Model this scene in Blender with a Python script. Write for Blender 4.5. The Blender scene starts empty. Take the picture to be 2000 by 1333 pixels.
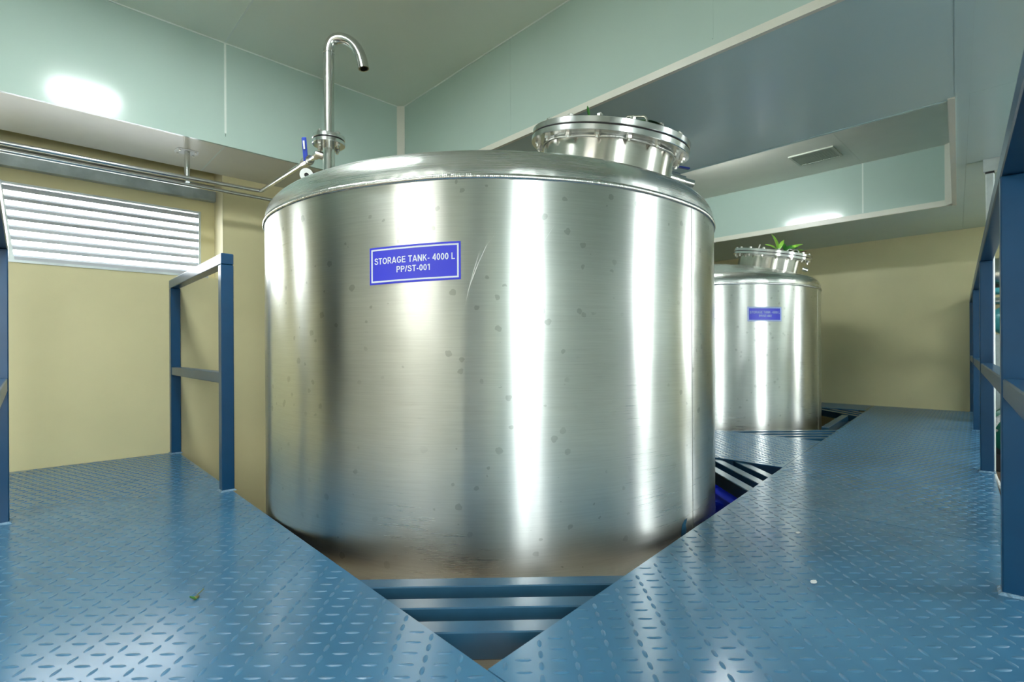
import bpy, bmesh, math, random
from mathutils import Vector, Matrix
random.seed(7)
PI = math.pi
scene = bpy.context.scene
COL = scene.collection

# ------------------------------------------------------------------ camera
# world axes follow the room: +X along the window wall, +Y towards the window wall
cam_d = bpy.data.cameras.new('camera')
cam_d.sensor_width = 36.0
cam_d.lens = 18.0
cam_d.shift_y = 0.00825
cam_d.clip_start = 0.02
cam_d.dof.use_dof = True
cam_d.dof.focus_distance = 1.75
cam_d.dof.aperture_fstop = 4.0
cam = bpy.data.objects.new('camera', cam_d)
COL.objects.link(cam)
F = Vector((.69, .724, 0)).normalized()
R0 = Vector((.724, -.69, 0)).normalized()
U0 = Vector((0, 0, 1))
rr = (R0 - .005 * U0).normalized()
uu = (U0 + .005 * R0).normalized()
m = Matrix((rr, uu, -F)).transposed().to_4x4()
m.translation = Vector((0, 0, .64))
cam.matrix_world = m
scene.camera = cam

# ------------------------------------------------------------------ light and exposure
world = bpy.data.worlds.new('overcast_sky')
scene.world = world
world.use_nodes = True
bg = world.node_tree.nodes['Background']
bg.inputs[0].default_value = (.95, 1.0, 1.0, 1)
bg.inputs[1].default_value = 13.0
vs = scene.view_settings
vs.view_transform = 'Standard'
vs.look = 'None'
vs.gamma = 1.0
vs.exposure = 0.5
vs.use_curve_mapping = False
scene.cycles.max_bounces = 10
scene.cycles.diffuse_bounces = 5
scene.cycles.glossy_bounces = 6
scene.cycles.caustics_reflective = False
scene.cycles.caustics_refractive = False
scene.cycles.sample_clamp_indirect = 6.0
scene.cycles.use_denoising = True
LAMP = 27.0          # radiance of the ceiling lamps' diffusers


def portal(name, loc, sx, sy, rot):
    l = bpy.data.lights.new(name, 'AREA')
    l.shape = 'RECTANGLE'
    l.size = sx
    l.size_y = sy
    l.cycles.is_portal = True
    o = bpy.data.objects.new(name, l)
    o.location = loc
    o.rotation_euler = rot
    COL.objects.link(o)


# ------------------------------------------------------------------ materials
def nodes_of(name):
    mt = bpy.data.materials.new(name)
    mt.use_nodes = True
    nt = mt.node_tree
    b = nt.nodes['Principled BSDF']
    return mt, nt, b


def N(nt, kind, **kw):
    n = nt.nodes.new(kind)
    for k, v in kw.items():
        if k.startswith('i_'):
            key = k[2:]
            n.inputs[int(key) if key.isdigit() else key].default_value = v
        else:
            setattr(n, k, v)
    return n


def ramp(nt, stops, interp='LINEAR'):
    r = nt.nodes.new('ShaderNodeValToRGB')
    r.color_ramp.interpolation = interp
    el = r.color_ramp.elements
    while len(el) > 1:
        el.remove(el[-1])
    el[0].position, el[0].color = stops[0][0], stops[0][1]
    for p, c in stops[1:]:
        e = el.new(p)
        e.color = c
    return r


def rgb(r, g, b):
    return (r, g, b, 1)


def paint(name, c, rough=.4, spec=.5, var=.12, scale=3.0, bump=0.0, bscale=60, metal=0.0, coat=0.0):
    mt, nt, b = nodes_of(name)
    tc = N(nt, 'ShaderNodeTexCoord')
    no = N(nt, 'ShaderNodeTexNoise', i_Scale=scale, i_Detail=5.0, i_Roughness=.6)
    nt.links.new(tc.outputs['Object'], no.inputs['Vector'])
    lo = rgb(*[x * (1 - var) for x in c])
    hi = rgb(*[min(1, x * (1 + var)) for x in c])
    rp = ramp(nt, [(.3, lo), (.7, hi)])
    nt.links.new(no.outputs['Fac'], rp.inputs['Fac'])
    nt.links.new(rp.outputs['Color'], b.inputs['Base Color'])
    b.inputs['Roughness'].default_value = rough
    b.inputs['Specular IOR Level'].default_value = spec
    b.inputs['Metallic'].default_value = metal
    b.inputs['Coat Weight'].default_value = coat
    b.inputs['Coat Roughness'].default_value = .15
    if bump:
        n2 = N(nt, 'ShaderNodeTexNoise', i_Scale=bscale, i_Detail=3.0)
        nt.links.new(tc.outputs['Object'], n2.inputs['Vector'])
        bp = N(nt, 'ShaderNodeBump', i_Strength=bump, i_Distance=.004)
        nt.links.new(n2.outputs['Fac'], bp.inputs['Height'])
        nt.links.new(bp.outputs['Normal'], b.inputs['Normal'])
    return mt


def steel(name, c=(.60, .61, .59), rough=.28, aniso=.75, brushed=True, stains=False, wavy=0.0, wscale=5):
    mt, nt, b = nodes_of(name)
    tc = N(nt, 'ShaderNodeTexCoord')
    L = nt.links.new
    b.inputs['Metallic'].default_value = 1.0
    b.inputs['Anisotropic'].default_value = aniso
    if aniso:
        tg = N(nt, 'ShaderNodeTangent', direction_type='RADIAL', axis='Z')
        L(tg.outputs[0], b.inputs['Tangent'])
        b.inputs['Anisotropic Rotation'].default_value = 0.25
    # fine horizontal grain
    mp = N(nt, 'ShaderNodeMapping')
    mp.inputs['Scale'].default_value = (1.5, 1.5, 60)
    L(tc.outputs['Object'], mp.inputs['Vector'])
    gr = N(nt, 'ShaderNodeTexNoise', i_Scale=4.0, i_Detail=6.0, i_Roughness=.7)
    L(mp.outputs[0], gr.inputs['Vector'])
    cl = N(nt, 'ShaderNodeTexNoise', i_Scale=2.2, i_Detail=4.0)
    L(tc.outputs['Object'], cl.inputs['Vector'])
    base = ramp(nt, [(.3, rgb(*[x * .86 for x in c])), (.7, rgb(*[min(1, x * 1.1) for x in c]))])
    mx = N(nt, 'ShaderNodeMix', data_type='FLOAT')
    mx.inputs[0].default_value = .45
    L(gr.outputs['Fac'], mx.inputs[2])
    L(cl.outputs['Fac'], mx.inputs[3])
    L(mx.outputs[0], base.inputs['Fac'])
    col = base.outputs['Color']
    rr_ = ramp(nt, [(.25, rgb(rough * .95, 0, 0)), (.75, rgb(rough * 1.07, 0, 0))])
    L(mx.outputs[0], rr_.inputs['Fac'])
    sp = N(nt, 'ShaderNodeSeparateColor')
    L(rr_.outputs['Color'], sp.inputs[0])
    rough_out = sp.outputs[0]
    if stains:
        # dried water spots (wear with shapes of their own), fewer on the left half
        vo = N(nt, 'ShaderNodeTexVoronoi', i_Scale=13.0)
        vo.inputs['Randomness'].default_value = 1.0
        xyz = N(nt, 'ShaderNodeSeparateXYZ')
        L(tc.outputs['Object'], xyz.inputs[0])
        at = N(nt, 'ShaderNodeMath', operation='ARCTAN2')
        L(xyz.outputs[1], at.inputs[0])
        L(xyz.outputs[0], at.inputs[1])
        cb = N(nt, 'ShaderNodeCombineXYZ')
        L(at.outputs[0], cb.inputs[0])
        L(xyz.outputs[2], cb.inputs[1])
        vo.voronoi_dimensions = '2D'
        wob = N(nt, 'ShaderNodeTexNoise', i_Scale=60.0, i_Detail=1.0)
        L(cb.outputs[0], wob.inputs['Vector'])
        wsc = N(nt, 'ShaderNodeVectorMath', operation='SCALE')
        wsc.inputs['Scale'].default_value = .012
        L(wob.outputs['Color'], wsc.inputs[0])
        wad = N(nt, 'ShaderNodeVectorMath', operation='ADD')
        L(cb.outputs[0], wad.inputs[0])
        L(wsc.outputs[0], wad.inputs[1])
        L(wad.outputs[0], vo.inputs['Vector'])
        wn = N(nt, 'ShaderNodeTexWhiteNoise', noise_dimensions='3D')
        L(vo.outputs['Position'], wn.inputs['Vector'])
        mr = N(nt, 'ShaderNodeMapRange')
        mr.inputs[1].default_value = .25
        mr.inputs[2].default_value = 1.0
        mr.inputs[3].default_value = 0.0
        mr.inputs[4].default_value = .15
        L(wn.outputs['Value'], mr.inputs[0])
        lt = N(nt, 'ShaderNodeMath', operation='LESS_THAN')
        L(vo.outputs['Distance'], lt.inputs[0])
        L(mr.outputs[0], lt.inputs[1])
        ar = N(nt, 'ShaderNodeTexNoise', i_Scale=1.7, i_Detail=2.0)
        L(tc.outputs['Object'], ar.inputs['Vector'])
        ap = ramp(nt, [(.40, rgb(0, 0, 0)), (.5, rgb(1, 1, 1))])
        L(ar.outputs['Fac'], ap.inputs['Fac'])
        ml = N(nt, 'ShaderNodeMath', operation='MULTIPLY')
        L(lt.outputs[0], ml.inputs[0])
        L(ap.outputs['Color'], ml.inputs[1])
        m2 = N(nt, 'ShaderNodeMath', operation='MULTIPLY')
        m2.inputs[1].default_value = .36
        L(ml.outputs[0], m2.inputs[0])
        mc = N(nt, 'ShaderNodeMix', data_type='RGBA')
        L(m2.outputs[0], mc.inputs[0])
        L(col, mc.inputs[6])
        mc.inputs[7].default_value = rgb(.22, .25, .23)
        col = mc.outputs[2]
    L(col, b.inputs['Base Color'])
    L(rough_out, b.inputs['Roughness'])
    if brushed or wavy:
        bp = N(nt, 'ShaderNodeBump', i_Strength=.0015, i_Distance=.002)
        L(gr.outputs['Fac'], bp.inputs['Height'])
        last = bp
        if wavy:
            wv = N(nt, 'ShaderNodeTexNoise', i_Scale=float(wscale), i_Detail=3.0)
            L(tc.outputs['Object'], wv.inputs['Vector'])
            b2 = N(nt, 'ShaderNodeBump', i_Strength=wavy, i_Distance=.02)
            L(wv.outputs['Fac'], b2.inputs['Height'])
            L(bp.outputs['Normal'], b2.inputs['Normal'])
            last = b2
        L(last.outputs['Normal'], b.inputs['Normal'])
    return mt


def emit(name, c, s):
    mt, nt, b = nodes_of(name)
    b.inputs['Base Color'].default_value = rgb(.8, .8, .8)
    b.inputs['Emission Color'].default_value = rgb(*c)
    b.inputs['Emission Strength'].default_value = s
    return mt


M = {}
M['panel'] = paint('mint_panel_paint', (.48, .61, .55), rough=.15, spec=.5, var=.03, scale=.8, bump=.02, bscale=3)
M['panel_top'] = paint('panel_ceiling_paint', (.78, .84, .74), rough=.30, spec=.5, var=.03, scale=.8, bump=.02, bscale=3)
M['panel_low'] = paint('low_ceiling_paint', (.56, .72, .72), rough=.20, spec=.6, var=.03, scale=.8, bump=.03, bscale=3)
M['sealant'] = paint('white_sealant', (.78, .84, .78), rough=.5, var=.05)
M['trim'] = paint('cream_trim', (.74, .73, .64), rough=.35, var=.04)
M['wall'] = paint('yellow_wall_paint', (.70, .64, .37), rough=.42, spec=.4, var=.06, scale=1.2, bump=.05, bscale=120)
M['wall_cream'] = paint('cream_wall_paint', (.76, .72, .60), rough=.5, spec=.4, var=.05, scale=1.2)
M['wall_mint'] = paint('pale_mint_wall_paint', (.74, .82, .77), rough=.4, var=.04)
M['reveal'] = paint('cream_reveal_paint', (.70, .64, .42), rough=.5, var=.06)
M['scratch'] = steel('scratched_steel', (.80, .82, .80), rough=.45, aniso=0, brushed=False)
M['reflection_slab'] = paint('dark_door_paint', (.015, .025, .03), rough=.4, var=.1)
M['floor'] = paint('brown_floor', (.16, .11, .07), rough=.5, var=.25, scale=2)
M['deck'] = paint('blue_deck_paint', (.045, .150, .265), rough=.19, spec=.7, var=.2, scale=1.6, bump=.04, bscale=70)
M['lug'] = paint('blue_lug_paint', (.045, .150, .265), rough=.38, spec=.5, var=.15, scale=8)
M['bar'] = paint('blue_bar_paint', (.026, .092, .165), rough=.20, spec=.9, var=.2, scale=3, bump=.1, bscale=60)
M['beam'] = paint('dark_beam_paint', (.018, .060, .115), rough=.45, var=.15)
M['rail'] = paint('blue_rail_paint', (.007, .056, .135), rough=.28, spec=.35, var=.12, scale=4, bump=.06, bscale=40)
M['weld_blue'] = paint('painted_weld', (.12, .24, .36), rough=.18, spec=.9, var=.4, scale=90, bump=.8, bscale=260)
M['shell'] = steel('brushed_shell_steel', (.64, .66, .63), rough=.28, aniso=.85, stains=True)
M['dome'] = steel('dome_steel', (.68, .70, .67), rough=.27, aniso=.3, wavy=.3, wscale=7)
M['neck'] = steel('neck_steel', (.62, .60, .55), rough=.20, aniso=.7)
M['flange'] = steel('turned_flange_steel', (.68, .69, .68), rough=.22, aniso=.5)
M['bead'] = steel('weld_bead_steel', (.74, .75, .73), rough=.22, aniso=0)
M['pipe'] = steel('polished_pipe_steel', (.66, .67, .64), rough=.20, aniso=0, brushed=False)
M['bolt'] = steel('bolt_steel', (.72, .70, .66), rough=.22, aniso=0, brushed=False)
M['galv'] = paint('galvanised_steel', (.40, .46, .47), rough=.38, var=.2, scale=9, metal=.7)
M['galv_light'] = paint('pale_galvanised_steel', (.62, .68, .68), rough=.4, var=.15, scale=9, metal=.3)
M['slat'] = paint('grey_slat', (.50, .52, .55), rough=.45, var=.08)
M['gasket'] = paint('black_rubber', (.012, .012, .014), rough=.6, var=.1)
M['blue_handle'] = paint('blue_vinyl_handle', (.018, .045, .33), rough=.3, var=.1)
M['yellow_plastic'] = paint('yellow_washer', (.55, .42, .03), rough=.4, var=.1)
M['white_plastic'] = paint('white_plastic', (.80, .82, .80), rough=.35, var=.05)
M['label'] = paint('label_blue', (.045, .055, .74), rough=.38, var=.03)
M['print'] = paint('label_white_print', (.86, .90, .97), rough=.4, var=.02)
M['print_far'] = paint('label_pale_print', (.50, .62, .92), rough=.4, var=.02)
M['drum'] = paint('blue_drum_plastic', (.004, .040, 1.0), rough=.35, var=.1)
M['leaf'] = paint('green_leaf', (.03, .17, .02), rough=.4, var=.4, scale=20)
M['leaf_light'] = paint('young_leaf', (.22, .46, .05), rough=.4, var=.35, scale=20)
M['red'] = paint('red_petal', (.28, .012, .022), rough=.5, var=.2)
M['dry'] = paint('dry_leaf', (.16, .15, .02), rough=.6, var=.5, scale=120)
M['teal'] = paint('teal_machine_paint', (.06, .33, .36), rough=.3, var=.1)
M['green'] = paint('green_pump_paint', (.008, .14, .095), rough=.3, var=.1)
M['black'] = paint('black_iron', (.02, .02, .02), rough=.5, var=.2)
M['hose'] = paint('braided_hose', (.62, .64, .64), rough=.4, var=.5, scale=140)
M['chip'] = paint('white_fleck', (.75, .78, .78), rough=.5, var=.1)
M['lamp'] = emit('lamp_diffuser', (.93, 1.0, 1.0), LAMP)
M['near_wall_fill'] = emit('near_wall_fill_emit', (1.0, 1.0, .96), LAMP * .30)
M['spot'] = emit('bright_lamp_diffuser', (.93, 1.0, 1.0), LAMP * 4.2)
M['lamp_frame'] = paint('lamp_frame_paint', (.8, .82, .8), rough=.4, var=.02)
M['vent_dark'] = paint('vent_shade', (.20, .21, .17), rough=.6, var=.04)
M['vent'] = paint('vent_paint', (.52, .55, .46), rough=.5, var=.04)


# ------------------------------------------------------------------ mesh helpers
class MB:
    def __init__(s):
        s.v, s.f = [], []

    def add(s, vs_, fs):
        o = len(s.v)
        s.v += [tuple(v) for v in vs_]
        s.f += [tuple(i + o for i in f) for f in fs]
        return s

    def box(s, x0, x1, y0, y1, z0, z1):
        p = [(x0, y0, z0), (x1, y0, z0), (x1, y1, z0), (x0, y1, z0), (x0, y0, z1), (x1, y0, z1), (x1, y1, z1), (x0, y1, z1)]
        return s.add(p, [(3, 2, 1, 0), (4, 5, 6, 7), (0, 1, 5, 4), (1, 2, 6, 5), (2, 3, 7, 6), (3, 0, 4, 7)])

    def prism(s, poly, z0, z1):
        n = len(poly)
        p = [(x, y, z0) for x, y in poly] + [(x, y, z1) for x, y in poly]
        f = [tuple(range(n - 1, -1, -1)), tuple(range(n, 2 * n))]
        f += [(i, (i + 1) % n, n + (i + 1) % n, n + i) for i in range(n)]
        return s.add(p, f)

    def bar(s, a, b, w, h, up=(0, 0, 1)):
        """square bar from a to b, w across, h along up"""
        a, b = Vector(a), Vector(b)
        d = (b - a).normalized()
        up = Vector(up)
        side = d.cross(up).normalized()
        up = side.cross(d).normalized()
        p = []
        for q in (a, b):
            for i, j in ((-1, -1), (1, -1), (1, 1), (-1, 1)):
                p.append(q + side * i * w / 2 + up * j * h / 2)
        return s.add(p, [(3, 2, 1, 0), (4, 5, 6, 7), (0, 1, 5, 4), (1, 2, 6, 5), (2, 3, 7, 6), (3, 0, 4, 7)])

    def lathe(s, prof, seg=48, mat=None, closed=False):
        mat = mat or Matrix()
        o = len(s.v)
        n = len(prof)
        for k in range(seg):
            a = 2 * PI * k / seg
            for r, z in prof:
                s.v.append(tuple(mat @ Vector((r * math.cos(a), r * math.sin(a), z))))
        last = n if closed else n - 1
        for k in range(seg):
            k2 = (k + 1) % seg
            for i in range(last):
                i2 = (i + 1) % n
                s.f.append((o + k * n + i, o + k2 * n + i, o + k2 * n + i2, o + k * n + i2))
        return s

    def tube(s, pts, r, seg=16, caps=True, rs=None):
        pts = [Vector(p) for p in pts]
        o = len(s.v)
        n = len(pts)
        t0 = (pts[1] - pts[0]).normalized()
        ref = Vector((0, 0, 1)) if abs(t0.z) < .9 else Vector((1, 0, 0))
        nrm = t0.cross(ref).normalized()
        for i, p in enumerate(pts):
            t = (pts[min(i + 1, n - 1)] - pts[max(i - 1, 0)]).normalized()
            nrm = (nrm - t * nrm.dot(t)).normalized()
            bn = t.cross(nrm)
            q = rs[i] if rs else r
            for k in range(seg):
                a = 2 * PI * k / seg
                s.v.append(tuple(p + nrm * q * math.cos(a) + bn * q * math.sin(a)))
        for i in range(n - 1):
            for k in range(seg):
                k2 = (k + 1) % seg
                s.f.append((o + i * seg + k, o + i * seg + k2, o + (i + 1) * seg + k2, o + (i + 1) * seg + k))
        if caps:
            s.f.append(tuple(o + k for k in range(seg - 1, -1, -1)))
            s.f.append(tuple(o + (n - 1) * seg + k for k in range(seg)))
        return s

    def build(s, name, mat, parent=None, smooth=False, loc=(0, 0, 0), bevel=0.0, angle=40, mw=None):
        me = bpy.data.meshes.new(name)
        me.from_pydata(s.v, [], s.f)
        if mw is None:
            me.transform(Matrix.Translation(-Vector(loc)))
        me.materials.append(mat)
        bm = bmesh.new()
        bm.from_mesh(me)
        bmesh.ops.recalc_face_normals(bm, faces=bm.faces)
        if bevel:
            bmesh.ops.bevel(bm, geom=[e for e in bm.edges], offset=bevel, segments=1, affect='EDGES', clamp_overlap=True)
        bm.to_mesh(me)
        bm.free()
        if smooth:
            for p in me.polygons:
                p.use_smooth = True
            me.set_sharp_from_angle(angle=math.radians(angle))
        ob = bpy.data.objects.new(name, me)
        COL.objects.link(ob)
        ob.location = loc
        if parent is not None:
            ob.parent = parent
            ob.location = Vector(loc) - world_loc(parent)
        if mw is not None:
            ob.matrix_basis = Matrix.Translation(-world_loc(parent)) @ mw
        return ob


def world_loc(o):
    v = Vector((0, 0, 0))
    while o is not None:
        v += o.location
        o = o.parent
    return v


def tag(o, label=None, cat=None, group=None, kind=None):
    if label:
        o['label'] = label
    if cat:
        o['category'] = cat
    if group:
        o['group'] = group
    if kind:
        o['kind'] = kind
    return o


def thing(name, label, cat, loc, group=None):
    o = bpy.data.objects.new(name, None)
    o.empty_display_size = .1
    COL.objects.link(o)
    o.location = loc
    return tag(o, label, cat, group)


def struct(name, mb, mat, label=None, **kw):
    o = mb.build(name, mat, **kw)
    o['kind'] = 'structure'
    if label:
        o['label'] = label
        o['category'] = 'room'
    return o


def copy_tree(o, parent=None):
    c = o.copy()
    COL.objects.link(c)
    if parent is not None:
        c.parent = parent
    for ch in list(o.children):
        copy_tree(ch, c)
    return c


# ------------------------------------------------------------------ room shell
FZ = -1.0            # lower floor
SOF = 1.82           # low ceiling
X0, X1, Y0, Y1 = -2.2, 6.80, -2.8, 3.83
WALLTOP = 2.62

struct('floor', MB().box(X0 - .2, X1 + .2, Y0 - .2, Y1 + .4, FZ - .1, FZ), M['floor'], 'brown concrete floor far below the blue steel walkways')

# left wall with a recess that holds the louvre window
RX0, RX1, RZ0, RZ1, RD = -.22, .972, 1.122, 1.95, .20
# second louvre opening further along the same wall, outside the picture
QX0, QX1 = -1.35, -.70
w = MB()
w.box(X0 - .2, QX0, Y1, Y1 + .2, FZ, WALLTOP)
w.box(QX0, QX1, Y1, Y1 + .2, FZ, RZ0)
w.box(QX0, QX1, Y1, Y1 + .2, 1.62, WALLTOP)
w.box(QX1, RX0, Y1, Y1 + .2, FZ, WALLTOP)
w.box(RX0, RX1, Y1, Y1 + .2, FZ, RZ0)
w.box(RX0, RX1, Y1, Y1 + .2, RZ1, WALLTOP)
w.box(RX1, X1 + .2, Y1, Y1 + .2, FZ, WALLTOP)
# thin back leaf of the recess round the louvre
LX0, LX1, LZ0, LZ1 = -.10, .885, 1.135, 1.60
w.box(RX0, RX1, Y1 + .2, Y1 + .3, LZ1, RZ1)
w.box(LX1, RX1, Y1 + .2, Y1 + .3, RZ0 - .1, LZ1)
w.box(RX0, LX0 - .03, Y1 + .2, Y1 + .3, RZ0 - .1, LZ1)
w.box(LX0 - .03, LX1, Y1 + .2, Y1 + .3, RZ0 - .1, LZ0)
struct('wall_left', w, M['wall'], 'pale yellow painted wall with the louvre window')

# far wall, with a window right of the picture
FWY0, FWY1, FWZ0, FWZ1 = -1.75, -1.10, .35, 1.65
w = MB()
w.box(X1, X1 + .2, FWY1, Y1, FZ, WALLTOP)
w.box(X1, X1 + .2, Y0, FWY0, FZ, WALLTOP)
w.box(X1, X1 + .2, FWY0, FWY1, FZ, FWZ0)
w.box(X1, X1 + .2, FWY0, FWY1, FWZ1, WALLTOP)
struct('wall_far', w, M['wall'], 'yellow painted far wall behind the second tank')

# right wall behind the camera with two windows
RW = [(-1.28, -.36, .25, 1.72), (3.62, 4.22, .25, 1.72)]
w = MB()
xs = [X0 - .2, RW[0][0], RW[0][1], RW[1][0], RW[1][1], X1 + .2]
for i in range(5):
    if i in (1, 3):
        r = RW[0 if i == 1 else 1]
        w.box(xs[i], xs[i + 1], Y0 - .2, Y0, FZ, r[2])
        w.box(xs[i], xs[i + 1], Y0 - .2, Y0, r[3], WALLTOP)
    else:
        w.box(xs[i], xs[i + 1], Y0 - .2, Y0, FZ, WALLTOP)
struct('wall_right', w, M['wall_mint'], 'mint panel wall behind the camera with two windows')
struct('wall_near', MB().box(X0 - .2, X0, Y0, Y1, FZ, WALLTOP), M['wall_cream'], 'cream wall at the near end of the room')


# unseen dark slabs, added to make dark bands in the tank's reflection
for i, (y0, y1) in enumerate(((2.85, 3.75), (-2.1, -1.35))):
    d = struct('reflection_slab_%d' % (i + 1), MB().box(X0, X0 + .03, y0, y1, FZ + .9, 1.75), M['reflection_slab'], 'unseen dark slab added on the near wall to darken the tank reflection, %s' % ('by the window wall' if i == 0 else 'by the right wall'))
    MB().box(X0 + .03, X0 + .06, y0 + .06, y0 + .08, .3, .5).build('handle', M['galv'], d, loc=(0, 0, 0))


def plain_window(n, boxes, loc, label):
    t = bpy.data.objects.new('window_%d' % n, None)
    COL.objects.link(t)
    t.location = loc
    tag(t, label, 'window', kind='structure')
    for nm, b in boxes:
        MB().box(*b).build(nm, M['galv_light'], t, loc=loc)
    return t


for i, (a, b, z0, z1) in enumerate(RW):
    y = Y0 - .1
    bx = [('frame_bar', (a, a + .04, y - .02, y + .02, z0, z1)), ('frame_bar', (b - .04, b, y - .02, y + .02, z0, z1)),
          ('frame_bar', (a + .04, b - .04, y - .02, y + .02, z0, z0 + .04)), ('frame_bar', (a + .04, b - .04, y - .02, y + .02, z1 - .04, z1))]
    plain_window(3 + i, bx, ((a + b) / 2, y, z0), 'tall daylight window in the wall behind the camera, %s' % ('beside the near corner' if i == 0 else 'opposite the gap between the tanks'))
    portal('window_portal', ((a + b) / 2, Y0 - .19, (z0 + z1) / 2), b - a, z1 - z0, (PI / 2, 0, PI))
xx = X1 + .1
bx = [('frame_bar', (xx - .02, xx + .02, FWY0, FWY0 + .04, FWZ0, FWZ1)), ('frame_bar', (xx - .02, xx + .02, FWY1 - .04, FWY1, FWZ0, FWZ1)),
      ('frame_bar', (xx - .02, xx + .02, FWY0 + .04, FWY1 - .04, FWZ0, FWZ0 + .04)), ('frame_bar', (xx - .02, xx + .02, FWY0 + .04, FWY1 - .04, FWZ1 - .04, FWZ1))]
plain_window(5, bx, (xx, (FWY0 + FWY1) / 2, FWZ0), 'daylight window in the far wall past the machinery')
portal('window_portal', (X1 + .19, (FWY0 + FWY1) / 2, (FWZ0 + FWZ1) / 2), FWZ1 - FWZ0, FWY1 - FWY0, (0, PI / 2, 0))
portal('window_portal', ((LX0 + LX1) / 2, Y1 + .32, (LZ0 + LZ1) / 2), LX1 - LX0, LZ1 - LZ0, (-PI / 2, 0, 0))
portal('window_portal', ((QX0 + QX1) / 2, Y1 + .21, 1.37), QX1 - QX0, .5, (-PI / 2, 0, 0))


def louvre_window(n, x0, x1, z0, z1, y, label, slats=8, lean=.055):
    t = bpy.data.objects.new('window_%d' % n, None)
    COL.objects.link(t)
    loc = Vector(((x0 + x1) / 2, y, z0))
    t.location = loc
    tag(t, label, 'window', kind='structure')
    pitch = (z1 - z0 - .02) / slats
    me = None
    for k in range(slats):
        zz = z0 + .035 + pitch * k
        if me is None:
            mb = MB()
            a, b = x0 - loc.x, x1 - loc.x
            # lip facing the room, blade sloping down to the outside
            pr = [(0, -.006), (0, .013), (.012, .026), (.060, .010), (.060, .006), (.012, .002)]
            p = [(a, yy, z_) for yy, z_ in pr] + [(b, yy, z_) for yy, z_ in pr]
            nn = len(pr)
            mb.add(p, [tuple(range(nn)), tuple(range(2 * nn - 1, nn - 1, -1))] + [(i, (i + 1) % nn, nn + (i + 1) % nn, nn + i) for i in range(nn)])
            o = mb.build('slat', M['slat'], None)
            me = o.data
        else:
            o = bpy.data.objects.new('slat', me)
            COL.objects.link(o)
        o.parent = t
        o.location = Vector((loc.x, y, zz)) - loc
    MB().bar((x0, y - .01, z1), (x0 + lean, y - .01, z0), .022, .03, (0, 1, 0)).build('jamb', M['galv_light'], t, loc=loc)
    MB().box(x1 - .012, x1, y - .012, y + .06, z0, z1).build('jamb', M['galv_light'], t, loc=loc)
    MB().box(x0, x1, y - .01, y + .06, z1 - .012, z1).build('head', M['galv_light'], t, loc=loc)
    sl = MB()
    pr = [(-.012, 0), (-.012, .008), (-.004, .012), (-.004, .022), (.05, .03), (.05, 0)]
    a, b = x0 + .01, x1
    nn = len(pr)
    p = [(a, y + q, z0 + z_) for q, z_ in pr] + [(b, y + q, z0 + z_) for q, z_ in pr]
    sl.add(p, [tuple(range(nn)), tuple(range(2 * nn - 1, nn - 1, -1))] + [(i, (i + 1) % nn, nn + (i + 1) % nn, nn + i) for i in range(nn)])
    sl.build('sill', M['galv_light'], t, loc=loc)
    return t


louvre_window(1, LX0, LX1, LZ0, LZ1, Y1 + .215, 'bright white louvre window recessed in the left wall')
louvre_window(2, QX0, QX1, RZ0, 1.62, Y1 + .06, 'louvre window left of the picture in the same wall', 8, 0)
# galvanised ledge along the sill's front and cream lining at the right of the recess
trim = struct('trim_1', MB().box(RX0, RX1 - .09, Y1 - .006, Y1 + .21, RZ0, RZ0 + .014), M['galv_light'], 'pale metal sill strip below the louvre window')
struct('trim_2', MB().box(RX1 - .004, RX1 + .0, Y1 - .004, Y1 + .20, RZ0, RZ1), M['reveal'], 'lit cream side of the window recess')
# steel lintel channel inside the recess
lt = MB()
pr = [(Y1 + .15, 1.675), (Y1 + .15, 1.745), (Y1 + .185, 1.79), (Y1 + .20, 1.79), (Y1 + .20, 1.675)]
nn = len(pr)
p = [(RX0, q, z_) for q, z_ in pr] + [(RX1 - .006, q, z_) for q, z_ in pr]
lt.add(p, [tuple(range(nn)), tuple(range(2 * nn - 1, nn - 1, -1))] + [(i, (i + 1) % nn, nn + (i + 1) % nn, nn + i) for i in range(nn)])
struct('trim_3', lt, M['galv'], 'grey steel lintel over the louvre window')

# ------------------------------------------------------------------ ceiling: roof slab, low panels, two raised wells
ceil = struct('ceiling', MB().box(X0 - .2, X1 + .2, Y0 - .2, Y1 + .2, WALLTOP, WALLTOP + .1), M['panel_top'], 'mint insulated panel ceiling with two raised wells')
A0, A1, B0, B1, AZ = -1.0, 2.005, -.9, 3.26, 2.41        # well over the front tank
C0, C1, D1, CZ = 3.205, 5.55, 3.26, 2.325                # well over the far tank


def dl(x):            # right-hand end of the far well, slightly out of square
    return .323 + (x - 3.205) * .095


J = .0012


def pan(name, poly, z0, z1, mat):
    return MB().prism(poly, z0, z1).build(name, mat, ceil)


def rect(a, b, c, d):
    return [(a, c), (b, c), (b, d), (a, d)]


T = .05
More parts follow.
